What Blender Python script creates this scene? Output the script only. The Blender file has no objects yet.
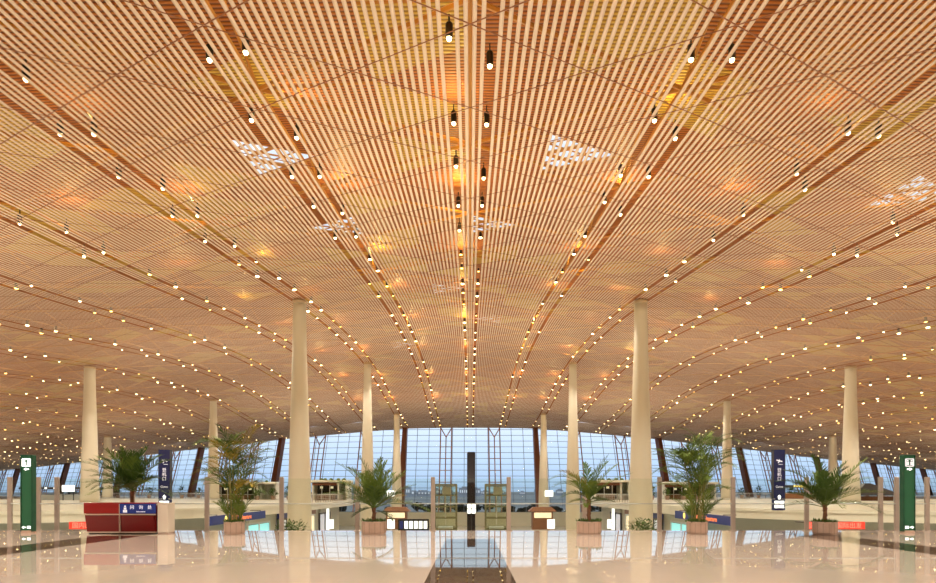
import bpy, math, random
import numpy as np
random.seed(7); rng = np.random.default_rng(7)
C = bpy.context.scene.collection
F = 595.0; EYE = 1.6
T30 = math.tan(math.radians(30))

# ------------------------------------------------------------------ helpers
def lin(r, g, b):
    f = lambda c: (c/255/12.92 if c/255 <= .04045 else ((c/255+.055)/1.055)**2.4)
    return (f(r), f(g), f(b), 1)

def mat(name, col, rough=.5, metal=0.0, var=0.0, scale=3.0, emit=None, emit_s=0.0, spec=None, coat=0.0, bump=0.0):
    m = bpy.data.materials.new(name); m.use_nodes = True
    nt = m.node_tree; p = nt.nodes['Principled BSDF']
    p.inputs['Roughness'].default_value = rough; p.inputs['Metallic'].default_value = metal
    if spec is not None: p.inputs['Specular IOR Level'].default_value = spec
    p.inputs['Coat Weight'].default_value = coat
    tc = nt.nodes.new('ShaderNodeTexCoord'); nz = nt.nodes.new('ShaderNodeTexNoise')
    nz.inputs['Scale'].default_value = scale; nz.inputs['Detail'].default_value = 4
    nt.links.new(tc.outputs['Object'], nz.inputs['Vector'])
    mx = nt.nodes.new('ShaderNodeMix'); mx.data_type = 'RGBA'
    mx.inputs[6].default_value = tuple(c*(1-var) for c in col[:3]) + (1,)
    mx.inputs[7].default_value = tuple(min(1, c*(1+var)) for c in col[:3]) + (1,)
    nt.links.new(nz.outputs['Fac'], mx.inputs[0]); nt.links.new(mx.outputs[2], p.inputs['Base Color'])
    if bump:
        b = nt.nodes.new('ShaderNodeBump'); b.inputs['Strength'].default_value = bump
        nt.links.new(nz.outputs['Fac'], b.inputs['Height']); nt.links.new(b.outputs['Normal'], p.inputs['Normal'])
    if emit:
        p.inputs['Emission Color'].default_value = emit; p.inputs['Emission Strength'].default_value = emit_s
        m.cycles.emission_sampling = 'NONE'
    return m

def glass(name, tint, refl=.08):
    m = bpy.data.materials.new(name); m.use_nodes = True; nt = m.node_tree; nt.nodes.clear()
    o = nt.nodes.new('ShaderNodeOutputMaterial'); t = nt.nodes.new('ShaderNodeBsdfTransparent')
    g = nt.nodes.new('ShaderNodeBsdfGlossy'); g.inputs['Roughness'].default_value = .02
    t.inputs[0].default_value = tint
    lw = nt.nodes.new('ShaderNodeLayerWeight'); lw.inputs[0].default_value = .5; pw = nt.nodes.new('ShaderNodeMath'); pw.operation = 'POWER'; pw.inputs[1].default_value = 5
    mm = nt.nodes.new('ShaderNodeMath'); mm.operation = 'MULTIPLY'; mm.inputs[1].default_value = .8
    ma = nt.nodes.new('ShaderNodeMath'); ma.operation = 'ADD'; ma.inputs[1].default_value = refl*.5; ma.use_clamp = True
    mx = nt.nodes.new('ShaderNodeMixShader')
    nt.links.new(lw.outputs['Facing'], pw.inputs[0]); nt.links.new(pw.outputs[0], mm.inputs[0]); nt.links.new(mm.outputs[0], ma.inputs[0])
    nt.links.new(ma.outputs[0], mx.inputs[0]); nt.links.new(t.outputs[0], mx.inputs[1]); nt.links.new(g.outputs[0], mx.inputs[2])
    nt.links.new(mx.outputs[0], o.inputs[0])
    return m

def V(*a): return np.array(a, float)

class MB:
    def __init__(s): s.v = []; s.f = []; s.mi = []
    def add(s, vs, fs, mi=0):
        n = len(s.v); s.v.extend(tuple(float(q) for q in v) for v in vs)
        s.f.extend(tuple(i+n for i in f) for f in fs); s.mi.extend([mi]*len(fs)); return s
    def box(s, x0, x1, y0, y1, z0, z1, mi=0):
        return s.add([(x0,y0,z0),(x1,y0,z0),(x1,y1,z0),(x0,y1,z0),(x0,y0,z1),(x1,y0,z1),(x1,y1,z1),(x0,y1,z1)],
                     [(0,3,2,1),(4,5,6,7),(0,1,5,4),(1,2,6,5),(2,3,7,6),(3,0,4,7)], mi)
    def bbox(s, x0, x1, y0, y1, z0, z1, b=.02, mi=0):     # box with chamfered vertical edges and top
        o = [(x0+b,y0),(x1-b,y0),(x1,y0+b),(x1,y1-b),(x1-b,y1),(x0+b,y1),(x0,y1-b),(x0,y0+b)]
        cx, cy = (x0+x1)/2, (y0+y1)/2
        ins = [(x-(b if x > cx else -b), y-(b if y > cy else -b)) for x, y in o]
        vs = [(x,y,z0) for x,y in o]+[(x,y,z1-b) for x,y in o]+[(x,y,z1) for x,y in ins]
        fs = [(7,6,5,4,3,2,1,0), tuple(range(16,24))]
        for r in (0, 8):
            for i in range(8): j = (i+1) % 8; fs.append((r+i, r+j, r+8+j, r+8+i))
        return s.add(vs, fs, mi)
    def hexa(s, b4, t4, mi=0):
        return s.add(list(b4)+list(t4), [(0,3,2,1),(4,5,6,7),(0,1,5,4),(1,2,6,5),(2,3,7,6),(3,0,4,7)], mi)
    def bar(s, a, b, r, n=6, r2=None, mi=0, caps=True):
        a = np.array(a, float); b = np.array(b, float); d = b-a; L = np.linalg.norm(d)
        if L < 1e-6: return s
        d /= L; up = V(0,0,1) if abs(d[2]) < .9 else V(1,0,0)
        u = np.cross(d, up); u /= np.linalg.norm(u); w = np.cross(d, u); r2 = r if r2 is None else r2
        vs = [p+(u*math.cos(2*math.pi*i/n)+w*math.sin(2*math.pi*i/n))*q for p, q in ((a,r),(b,r2)) for i in range(n)]
        fs = [(i,(i+1)%n,n+(i+1)%n,n+i) for i in range(n)]
        if caps: fs += [tuple(range(n))[::-1], tuple(range(n,2*n))]
        return s.add(vs, fs, mi)
    def tube(s, pts, rs, n=6, mi=0):
        pts = [np.array(p, float) for p in pts]; m = len(pts); vs = []
        for k, p in enumerate(pts):
            d = pts[min(k+1,m-1)]-pts[max(k-1,0)]; d /= np.linalg.norm(d)+1e-9
            up = V(0,1,0) if abs(d[1]) < .9 else V(1,0,0); u = np.cross(d, up); u /= np.linalg.norm(u); w = np.cross(d, u)
            r = rs[k] if hasattr(rs, '__len__') else rs
            vs += [p+(u*math.cos(2*math.pi*i/n)+w*math.sin(2*math.pi*i/n))*r for i in range(n)]
        fs = [(k*n+i, k*n+(i+1)%n, (k+1)*n+(i+1)%n, (k+1)*n+i) for k in range(m-1) for i in range(n)]
        fs += [tuple(range(n))[::-1], tuple(range((m-1)*n, m*n))]
        return s.add(vs, fs, mi)
    def lathe(s, prof, n=24, c=(0,0,0), mi=0, cap=True):
        vs = [(c[0]+r*math.cos(2*math.pi*i/n), c[1]+r*math.sin(2*math.pi*i/n), c[2]+z) for r, z in prof for i in range(n)]
        m = len(prof)
        fs = [(k*n+i, k*n+(i+1)%n, (k+1)*n+(i+1)%n, (k+1)*n+i) for k in range(m-1) for i in range(n)]
        if cap: fs += [tuple(range(n))[::-1], tuple(range((m-1)*n, m*n))]
        return s.add(vs, fs, mi)
    def prism(s, poly, z0, z1, mi=0):
        n = len(poly)
        vs = [(x,y,z0) for x,y in poly]+[(x,y,z1) for x,y in poly]
        fs = [tuple(range(n))[::-1], tuple(range(n,2*n))]+[(i,(i+1)%n,n+(i+1)%n,n+i) for i in range(n)]
        return s.add(vs, fs, mi)
    def build(s, name, mats, parent=None, loc=(0,0,0), smooth=False):
        me = bpy.data.meshes.new(name); me.from_pydata(s.v, [], s.f); me.update()
        for m in (mats if isinstance(mats, (list, tuple)) else [mats]): me.materials.append(m)
        me.polygons.foreach_set('material_index', s.mi)
        if smooth: me.polygons.foreach_set('use_smooth', [len(f) == 4 for f in s.f])
        return link(name, me, parent, loc)

def link(name, me, parent=None, loc=(0,0,0)):
    o = bpy.data.objects.new(name, me); C.objects.link(o); o.location = loc
    if parent: o.parent = parent
    return o
def tag(o, label, cat, group=None, kind=None):
    if label: o['label'] = label
    if cat: o['category'] = cat
    if group: o['group'] = group
    if kind: o['kind'] = kind
    return o
def thing(name, label, cat, loc=(0,0,0), rz=0, group=None):
    o = bpy.data.objects.new(name, None); C.objects.link(o); o.location = loc; o.rotation_euler = (0,0,rz)
    o.empty_display_size = .2
    return tag(o, label, cat, group)
def struct(o): o['kind'] = 'structure'; return o
def dup(root, loc, label=None, rz=None, scale=None):
    r = root.copy(); C.objects.link(r); r.location = loc
    if label: r['label'] = label
    if rz is not None: r.rotation_euler = (0,0,rz)
    if scale: r.scale = scale
    for ch in list(root.children):
        c = ch.copy(); C.objects.link(c); c.parent = r
        for g in ch.children:
            d = g.copy(); C.objects.link(d); d.parent = c
    return r
def text_mesh(name, s, size, m, parent, loc, rot=(math.pi/2,0,0), depth=.006, align='CENTER'):
    cu = bpy.data.curves.new(name+'_font', 'FONT'); cu.body = s; cu.size = size; cu.align_x = align; cu.align_y = 'CENTER'
    cu.extrude = depth; cu.resolution_u = 3
    t = bpy.data.objects.new(name+'_tmp', cu); C.objects.link(t)
    dg = bpy.context.evaluated_depsgraph_get(); me = bpy.data.meshes.new_from_object(t.evaluated_get(dg))
    bpy.data.objects.remove(t); me.materials.clear(); me.materials.append(m)
    o = link(name, me, parent, loc); o.rotation_euler = rot
    return o
def X(px, d): return (px-470.2)*d/F
def Z(py, d): return EYE-(py-491)*d/F

# ------------------------------------------------------------------ ceiling surface (thin-plate spline through measured heights)
half = [(0,-45,11.3),(0,-10,12.3),(0,5,12.9),(0,18,13.7),(0,30,15.1),(0,40,16.3),(0,54,18.0),(0,63,19.0),(0,80,19.7),(0,97,19.5),(0,112,18.2),(0,126,17.0),(0,145,15.4),
 (15.6,19.7,13.6),(15.6,27.7,14.4),(15.6,54.4,17.5),(15.6,90.4,19.5),(15.6,126,16.5),(15.6,145,15.2),
 (23.4,29.5,14.0),(31.2,39,13.95),(39,49,13.96),(46.8,59,13.9),(54.6,69,13.5),(62.4,78.7,13.1),(70.2,88.5,12.5),
 (46.8,72.4,15.4),(46.8,108.4,16.7),(46.8,149,13.2),(78,126.4,11.9),(73.7,165.6,12.0),(102,178,10.0),(129.5,193,9.0),(157,208,7.8),(184,223,7.0),
 (60,0,9.5),(60,30,11),(100,50,8.5),(100,90,9.5),(100,126,9.8),(160,100,6.5),(160,0,5.5),(160,170,7),(100,-30,7),(60,-30,8.5),(30,0,12),(184,-40,5),(184,100,5.8)]
pts = []
for x, y, h in half:
    pts.append((x,y,h+EYE))
    if x: pts.append((-x,y,h+EYE))
P = np.array(pts)
def _K(r2): return np.where(r2 > 0, .5*r2*np.log(np.maximum(r2, 1e-12)), 0)
def _fit():
    n = len(P); A = np.zeros((n+3, n+3)); d2 = ((P[:,None,:2]-P[None,:,:2])/50)**2
    A[:n,:n] = _K(d2.sum(-1))+np.eye(n)*.004
    A[:n,n] = 1; A[:n,n+1:] = P[:,:2]/50; A[n:,:n] = A[:n,n:].T
    return np.linalg.solve(A, np.concatenate([P[:,2], [0,0,0]]))
W = _fit()
def surf(x, y):
    x = np.asarray(x, float); y = np.asarray(y, float); sh = np.broadcast(x, y).shape
    q = np.stack([np.broadcast_to(x, sh).ravel(), np.broadcast_to(y, sh).ravel()], 1); out = np.empty(len(q))
    for s in range(0, len(q), 20000):
        c = q[s:s+20000]; d2 = (((c[:,None]-P[None,:,:2])/50)**2).sum(-1)
        out[s:s+20000] = _K(d2)@W[:-3]+W[-3]+c@W[-2:]/50
    return out.reshape(sh)
def sz(x, y): return float(surf(x, y))

# facade plan: top line of the glass
FT = [(-184,223),(-156.9,208.3),(-129.5,193.3),(-102.3,178),(-73.7,165.6),(-46.8,150.5),(-15.6,145),
      (15.6,145),(46.8,150.5),(73.7,165.6),(102.3,178),(129.5,193.3),(156.9,208.3),(184,223)]
FX = np.array([p[0] for p in FT], float); FY = np.array([p[1] for p in FT], float)
def yf(x): return np.interp(x, FX, FY)
Y0 = -34.0; XM = 183.0

# ------------------------------------------------------------------ materials
M = {}
M['slat'] = mat('ceiling_slat_paint', (.68,.52,.385,1), .38, var=.04, scale=.15)
M['joint'] = mat('joint_rail_paint', (.27,.095,.03,1), .5)
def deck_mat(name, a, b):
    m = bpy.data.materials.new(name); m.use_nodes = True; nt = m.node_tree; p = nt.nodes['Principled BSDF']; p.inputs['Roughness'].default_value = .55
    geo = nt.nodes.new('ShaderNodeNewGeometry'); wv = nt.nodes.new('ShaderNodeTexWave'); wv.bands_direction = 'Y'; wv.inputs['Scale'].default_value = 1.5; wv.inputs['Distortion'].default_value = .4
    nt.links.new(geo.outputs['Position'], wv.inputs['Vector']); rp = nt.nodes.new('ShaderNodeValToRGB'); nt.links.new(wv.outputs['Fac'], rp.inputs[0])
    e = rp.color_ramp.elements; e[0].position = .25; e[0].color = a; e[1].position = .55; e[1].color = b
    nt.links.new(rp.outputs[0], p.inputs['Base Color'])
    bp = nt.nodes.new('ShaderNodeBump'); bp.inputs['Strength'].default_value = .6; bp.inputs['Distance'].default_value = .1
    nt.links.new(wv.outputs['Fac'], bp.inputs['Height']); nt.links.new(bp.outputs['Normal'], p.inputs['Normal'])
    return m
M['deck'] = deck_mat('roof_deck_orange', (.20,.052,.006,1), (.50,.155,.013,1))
M['deck_painted_glow'] = deck_mat('roof_deck_painted_glow', (.36,.19,.02,1), (.66,.42,.05,1))  # golden colour paints the lamplit patches into the deck
M['frame'] = mat('space_frame_orange', (.58,.25,.03,1), .35, var=.1)
M['fascia'] = mat('roof_edge', (.35,.2,.1,1), .6)
M['column'] = mat('column_paint', (.66,.60,.475,1), .42, var=.03, scale=.4)
M['collar'] = mat('column_collar', (.5,.36,.22,1), .4)
M['steel'] = mat('brushed_post_steel', (.46,.38,.33,1), .38, metal=.55, var=.06, scale=8)
M['rail'] = mat('satin_rail_steel', (.72,.72,.70,1), .3, metal=.6)
M['handrail'] = mat('handrail_steel', (.40,.42,.40,1), .35, metal=.4)
M['glass'] = glass('screen_glass', (.95,.972,.94,1), .04)
M['facade_glass'] = glass('facade_glass', (.97,.985,.99,1), .02)
M['mullion'] = mat('mullion_grey', (.16,.20,.26,1), .4, metal=.2)
M['truss'] = mat('truss_brown', (.33,.14,.08,1), .45, var=.1)
M['pier'] = mat('pier_oxide_brown', (.16,.05,.022,1), .5, var=.15, scale=.8)
M['cream'] = mat('slab_edge_cream', (.84,.80,.72,1), .35)
M['grey'] = mat('lower_wall_grey', (.46,.47,.45,1), .55, var=.06, scale=.6)
M['beige'] = mat('lower_wall_beige', (.60,.58,.50,1), .5, var=.06, scale=.4)
M['red'] = mat('desk_red', (.25,.009,.008,1), .3, var=.05)
M['dred'] = mat('desk_dark_red', (.15,.005,.005,1), .35, var=.05)
M['trim'] = mat('desk_trim_pale', (.62,.48,.38,1), .3, metal=.3)
M['blue'] = mat('sign_blue', (.010,.030,.24,1), .4)
M['dblue'] = mat('totem_navy', (.008,.013,.088,1), .4)
M['green'] = mat('totem_green', (.014,.100,.046,1), .4)
M['dgreen'] = mat('totem_edge_dark_green', (.006,.06,.026,1), .4)
M['white_lit'] = mat('sign_white_lit', (.8,.8,.8,1), .4, emit=(1,1,.97,1), emit_s=1.6)
M['white_dim'] = mat('sign_white_text', (.75,.75,.78,1), .4, emit=(.8,.8,.95,1), emit_s=.45)
M['red_lit'] = mat('led_red', (.6,.05,.03,1), .4, emit=(1,.34,.24,1), emit_s=1.3)
M['orange_lit'] = mat('led_orange', (.6,.1,.03,1), .4, emit=(1,.25,.07,1), emit_s=1.5)
M['red_board'] = mat('led_red_board', (.45,.03,.02,1), .4, emit=(1,.05,.025,1), emit_s=.85)
M['yellow_lit'] = mat('led_yellow', (.7,.5,.1,1), .4, emit=(1,.75,.2,1), emit_s=1.4)
M['warm_lit'] = mat('shop_light_warm', (.8,.7,.5,1), .4, emit=(1,.82,.55,1), emit_s=.9)
M['cyan_lit'] = mat('shop_light_cyan', (.3,.7,.7,1), .4, emit=(.35,.9,.95,1), emit_s=.8)
M['black'] = mat('housing_black', (.012,.010,.009,1), .45)
M['lens'] = mat('lamp_lens', (.9,.8,.6,1), .3, emit=(1,.74,.36,1), emit_s=15)
M['lens_glint_gold'] = mat('lamp_lens_glint_gold', (.9,.7,.3,1), .3, emit=(1,.58,.13,1), emit_s=8)  # golden lens colour imitates yellow glints reflected in the cavity
M['stone'] = mat('planter_stone', (.46,.31,.24,1), .42, var=.12, scale=6)
M['stone_joint'] = mat('planter_joint', (.20,.14,.11,1), .6)
M['soil'] = mat('soil', (.05,.03,.02,1), .9)
M['trunk'] = mat('palm_trunk', (.16,.065,.03,1), .8, var=.35, scale=14, bump=.5)
M['cane'] = mat('palm_cane', (.22,.20,.05,1), .6, var=.3, scale=8)
M['leaf'] = mat('palm_leaf', (.135,.195,.034,1), .6, var=.45, scale=3, spec=.2)
M['leaf_dark'] = mat('palm_leaf_dark', (.070,.120,.026,1), .6, var=.4, scale=3, spec=.2)
M['leaf_yellow'] = mat('palm_leaf_yellowing', (.30,.22,.03,1), .6, var=.4, scale=2, spec=.2)
M['moss'] = mat('ground_cover_leaf', (.07,.14,.02,1), .6, var=.4, scale=9)
M['wood'] = mat('kiosk_wood', (.26,.11,.05,1), .5, var=.2, scale=2)
M['dark'] = mat('kiosk_interior', (.035,.028,.024,1), .6)
M['dgrey'] = mat('dark_cladding', (.05,.045,.05,1), .35, var=.15, scale=.5)
M['pylon'] = mat('pylon_dark', (.010,.007,.014,1), .5, var=.2, scale=.6)
M['plinth'] = mat('plinth_cream', (.66,.56,.46,1), .45)
M['exterior'] = mat('outside_ground', (.15,.17,.18,1), .9, var=.3, scale=.01)
M['tree'] = mat('outside_tree_leaf', (.025,.035,.025,1), .8, var=.4, scale=.3)
M['city'] = mat('far_building', (.33,.36,.42,1), .8, var=.1)
M['greenframe'] = mat('lift_frame_olive', (.20,.20,.10,1), .4, metal=.3)

def floor_mat():
    m = bpy.data.materials.new('polished_granite'); m.use_nodes = True; nt = m.node_tree; N = nt.nodes; L = nt.links
    p = N['Principled BSDF']
    geo = N.new('ShaderNodeNewGeometry'); sep = N.new('ShaderNodeSeparateXYZ'); L.new(geo.outputs['Position'], sep.inputs[0])
    def math_(op, a, b=None):
        n = N.new('ShaderNodeMath'); n.operation = op
        for i, q in enumerate((a, b)):
            if q is None: continue
            if isinstance(q, (int, float)): n.inputs[i].default_value = q
            else: L.new(q, n.inputs[i])
        return n.outputs[0]
    # dark bands of darker stone: one on the axis, one each side at 12.35 m
    ax = math_('ABSOLUTE', sep.outputs[0])
    b0 = math_('LESS_THAN', ax, .80)
    b1 = math_('LESS_THAN', math_('ABSOLUTE', math_('SUBTRACT', ax, 12.45)), .80)
    end0 = math_('LESS_THAN', sep.outputs[1], 19.9); end1 = math_('LESS_THAN', sep.outputs[1], 22.2)
    band = math_('MAXIMUM', math_('MULTIPLY', b0, end0), math_('MULTIPLY', b1, end1))
    nz = N.new('ShaderNodeTexNoise'); nz.inputs['Scale'].default_value = 60; nz.inputs['Detail'].default_value = 5; L.new(geo.outputs['Position'], nz.inputs['Vector'])
    n2 = N.new('ShaderNodeTexNoise'); n2.inputs['Scale'].default_value = .5; L.new(geo.outputs['Position'], n2.inputs['Vector'])
    r1 = N.new('ShaderNodeMix'); r1.data_type = 'RGBA'; r1.inputs[6].default_value = (.43,.36,.31,1); r1.inputs[7].default_value = (.55,.465,.405,1); L.new(nz.outputs['Fac'], r1.inputs[0])
    r2 = N.new('ShaderNodeMix'); r2.data_type = 'RGBA'; r2.inputs[6].default_value = (.045,.028,.020,1); r2.inputs[7].default_value = (.075,.048,.034,1); L.new(nz.outputs['Fac'], r2.inputs[0])
    mx = N.new('ShaderNodeMix'); mx.data_type = 'RGBA'; L.new(band, mx.inputs[0]); L.new(r1.outputs[2], mx.inputs[6]); L.new(r2.outputs[2], mx.inputs[7])
    br = N.new('ShaderNodeTexBrick'); br.offset = 0; br.inputs['Scale'].default_value = 1; br.inputs['Brick Width'].default_value = .8; br.inputs['Row Height'].default_value = .8
    br.inputs['Mortar Size'].default_value = .004; br.inputs['Color1'].default_value = (1,1,1,1); br.inputs['Color2'].default_value = (.97,.96,.95,1); br.inputs['Mortar'].default_value = (.90,.88,.87,1)
    L.new(geo.outputs['Position'], br.inputs['Vector'])
    mul = N.new('ShaderNodeMix'); mul.data_type = 'RGBA'; mul.blend_type = 'MULTIPLY'; mul.inputs[0].default_value = 1
    L.new(mx.outputs[2], mul.inputs[6]); L.new(br.outputs['Color'], mul.inputs[7]); L.new(mul.outputs[2], p.inputs['Base Color'])
    mr = N.new('ShaderNodeMapRange'); mr.inputs[3].default_value = .012; mr.inputs[4].default_value = .03; L.new(n2.outputs['Fac'], mr.inputs[0]); L.new(mr.outputs[0], p.inputs['Roughness'])
    p.inputs['IOR'].default_value = 1.62
    return m
M['floor'] = floor_mat()
M['slabfloor'] = mat('gallery_floor', (.70,.64,.54,1), .32, var=.05, scale=.3)
M['lowfloor'] = mat('lower_floor', (.50,.47,.38,1), .2, var=.06, scale=.3)

# ------------------------------------------------------------------ ceiling
def np_mesh(name, verts, quads, m, tri=False):
    me = bpy.data.meshes.new(name); nv = len(verts); nq = len(quads); k = quads.shape[1]
    me.vertices.add(nv); me.vertices.foreach_set('co', verts.astype(np.float32).ravel())
    me.loops.add(nq*k); me.loops.foreach_set('vertex_index', quads.astype(np.int32).ravel())
    me.polygons.add(nq); me.polygons.foreach_set('loop_start', np.arange(0, nq*k, k, dtype=np.int32))
    me.update(calc_edges=True); me.materials.append(m)
    return me
PITCH = .26
idx = np.arange(-int(XM/PITCH), int(XM/PITCH)); xs = (idx+.5)*PITCH
off = np.abs((xs+3.9) % 7.8-3.9)
xs = xs[np.abs(off-.65) > .05]
NS = 52; t = np.linspace(0, 1, NS)
ye = yf(xs); YY = Y0+(ye-Y0)[:,None]*t[None]; XX = np.broadcast_to(xs[:,None], YY.shape)
ZZ = surf(XX, YY); hw = .066; th = .014
ring = np.stack([np.stack([XX-hw,YY,ZZ],-1), np.stack([XX+hw,YY,ZZ],-1), np.stack([XX+hw,YY,ZZ+th],-1), np.stack([XX-hw,YY,ZZ+th],-1)], 2)
base = (np.arange(len(xs))[:,None]*NS+np.arange(NS-1)[None])*4
q = np.stack([np.stack([base+a, base+b, base+4+b, base+4+a], -1) for a, b in ((1,0),(2,1),(3,2),(0,3))], 2).reshape(-1,4)
ceiling = struct(link('ceiling', np_mesh('ceiling', ring.reshape(-1,3), q, M['slat'])))
ceiling['label'] = 'vast curved ceiling of narrow peach slats with long open slots'
# joint rails of the triangular panel grid
vs = []; qs = []; YJ = 17.4
for s in (1,-1):
    for k in range(-80, 90):
        x = np.arange(-XM+1, XM-1, 2.0); y = YJ+4.5*k+s*T30*x; ok = (y > Y0+.2) & (y < yf(x)-.1)
        if ok.sum() < 2: continue
        x = x[ok]; y = y[ok]
        if len(x) > 1 and np.any(np.diff(x) > 2.1): continue
        z = surf(x, y); b = len(vs); w = .021
        for i in range(len(x)):
            vs += [(x[i],y[i]-w,z[i]-.006),(x[i],y[i]+w,z[i]-.006),(x[i],y[i]+w,z[i]+.010),(x[i],y[i]-w,z[i]+.010)]
        for i in range(len(x)-1):
            o = b+4*i
            for a, c in ((0,1),(1,2),(2,3),(3,0)): qs.append((o+a,o+c,o+4+c,o+4+a))
struct(link('joint_rails', np_mesh('joint_rails', np.array(vs), np.array(qs), M['joint']), ceiling))
# roof deck over the slats, on the same triangular grid, with a few triangular rooflights
CAV = 2.3
sky_targets = [(5.4,31.6),(-10.6,29.8),(-8.4,41),(3.6,42),(24,33),(-2,63),(3.4,74),(-9,90),(-70,95),(-76,105),(-80,118),(-90,130),(-95,142),(76,101),(83,118),(92,135)]
I = range(-48, 49); nodes = {}; dv = []
for i in I:
    for j in range(-26, 112):
        if (i+j) % 2: continue
        x = 3.9*i; y = YJ+2.25*j
        if y > yf(x)+3 or y < Y0-3: continue
        nodes[i,j] = len(dv); dv.append((x,y,0))
dv = np.array(dv); dv[:,2] = surf(dv[:,0], np.minimum(dv[:,1], yf(dv[:,0])))+CAV
tris = []
for (i,j) in nodes:
    for tr in (((i,j),(i+1,j+1),(i,j+2)), ((i,j),(i+1,j-1),(i+1,j+1))):
        if all(n in nodes for n in tr): tris.append([nodes[n] for n in tr])
tris = np.array(tris); cen = dv[tris].mean(1)
drop = set()
for tx, ty in sky_targets:
    d = (cen[:,0]-tx)**2+(cen[:,1]-ty)**2; drop.add(int(d.argmin()))
keep = np.array([i not in drop for i in range(len(tris))])
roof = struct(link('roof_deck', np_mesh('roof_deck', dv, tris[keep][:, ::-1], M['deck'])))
roof.data.materials.append(M['deck_painted_glow'])
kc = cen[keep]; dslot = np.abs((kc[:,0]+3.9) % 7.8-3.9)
pr_ = .03+.17*(np.sin(kc[:,0]*.13+1.3)*np.sin(kc[:,1]*.11) > .25)+.08*(dslot < 2.7)  # share of painted-glow triangles, clustered and higher near the slots
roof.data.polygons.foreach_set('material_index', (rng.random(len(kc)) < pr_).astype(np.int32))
gl = MB()
for n_, i in enumerate(sorted(drop)):
    tri = dv[tris[i]]+V(0,0,.06); mb = MB(); mb.add(tri, [(0,1,2)])
    o = struct(mb.build('window_%d' % (30+n_), M['facade_glass'])); o['label'] = 'triangular rooflight above the ceiling slats'
    fr = MB()
    for a in range(3): fr.bar(tri[a], tri[(a+1)%3], .09, 4)
    for a in range(3):
        for f_ in (.25,.5,.75):
            p0, p1, p2 = tri[a], tri[(a+1)%3], tri[(a+2)%3]; fr.bar(p0+(p1-p0)*f_, p0+(p2-p0)*f_, .11 if f_ == .5 else .05, 4)
    fr.build('rooflight_frame', M['frame'], o)
# steel of the space frame between slats and deck
sf = MB(); NB = []
for i in range(-14, 15):
    for j in range(-8, 28):
        if (i+j) % 2: continue
        x = 7.8*i; y = YJ+4.5*j
        if y < -6 or y > 112 or abs(x) > 100 or abs(x) > y+45: continue
        zb = sz(x, y)+.75
        for di, dj in ((1,1),(1,-1),(0,2)):
            x2 = x+7.8*di; y2 = y+4.5*dj; sf.bar((x,y,zb), (x2,y2,sz(x2,y2)+.75), .085, 5, caps=False)
        for dx, dy in ((3.9,2.25),(-3.9,2.25),(0,-4.5)):
            sf.bar((x,y,zb), (x+dx,y+dy,sz(x+dx,y+dy)+CAV-.05), .06, 4, caps=False)
struct(sf.build('space_frame', M['frame'], roof))
# closing strip round the roof edge
cl = MB()
for a in range(len(FT)-1):
    n = 8
    for k in range(n):
        xa = FT[a][0]+(FT[a+1][0]-FT[a][0])*k/n; xb = FT[a][0]+(FT[a+1][0]-FT[a][0])*(k+1)/n
        ya, yb = float(yf(xa))+.6, float(yf(xb))+.6
        za, zb = sz(xa,ya-.6), sz(xb,yb-.6)
        cl.add([(xa,ya-.55,za),(xb,yb-.55,zb),(xb,yb,zb+CAV+.2),(xa,ya,za+CAV+.2)], [(0,1,2,3)])
struct(cl.build('roof_edge_strip', M['fascia'], roof))

# ------------------------------------------------------------------ glass facade
LEAN = .27
def normal(k):
    a = V(*FT[max(k-1,0)]); b = V(*FT[min(k+1,len(FT)-1)]); d = b-a; n = V(-d[1], d[0]); return n/np.linalg.norm(n)
FZ = [sz(*p) for p in FT]; FN = [normal(k) for k in range(len(FT))]
def fp(k, u, z, inn=0.0):
    def at(k):
        p = V(*FT[k])-FN[k]*(LEAN*(FZ[k]-z)+inn); return p
    p = at(k)*(1-u)+at(k+1)*u
    return V(p[0], p[1], z)
def ftop(k, u):
    p = fp(k, u, FZ[k]*(1-u)+FZ[k+1]*u); return sz(p[0], p[1])
for k in range(len(FT)-1):
    centre = k == 6
    zb = -3.4 if centre or k in (5,7) else 0.35
    NV = 11; zts = [ftop(k, i/NV) for i in range(NV+1)]
    bay = struct(thing('window_%d' % (k+1), 'leaning glass wall bay with grey mullions and blue dusk sky beyond' if not centre else 'central flat bay of leaning glass wall facing the floor', None))
    g = MB()
    for i in range(NV):
        u0, u1 = i/NV, (i+1)/NV
        g.add([fp(k,u0,zb), fp(k,u1,zb), fp(k,u1,zts[i+1]+.1), fp(k,u0,zts[i]+.1)], [(0,1,2,3)])
    g.build('glass_pane', M['facade_glass'], bay)
    m = MB()
    for i in range(NV+1):
        if 0 < i < NV: m.bar(fp(k,i/NV,zb,.12), fp(k,i/NV,zts[i]+.1,.12), .06, 4)
    z = zb+.05
    while z < max(zts)+.1:
        us = [i/NV for i in range(NV+1) if zts[i] > z-.2]
        if len(us) > 1: m.bar(fp(k,us[0],z,.1), fp(k,us[-1],z,.1), .05, 4)
        z += 1.42
    m.build('mullions', M['mullion'], bay)
    for uc in (.315, .685):
        tr = MB(); du = 1.32/31.2; zt = ftop(k, uc)
        for w, r in ((-1,.15),(0,.13),(1,.15)):
            top = zt-2.4 if w == 0 else zt
            tr.bar(fp(k,uc+w*du,zb,.9), fp(k,uc+w*du,top,.9), r, 5)
        for w in (-1,1): tr.bar(fp(k,uc,zt-2.4,.9), fp(k,uc+w*du,zt-.1,.9), .13, 5)
        z = zb+1.4
        while z < zt-2.4: tr.bar(fp(k,uc-du,z,.9), fp(k,uc+du,z,.9), .09, 4); z += 2.84
        tr.build('truss', M['truss'], bay)
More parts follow.
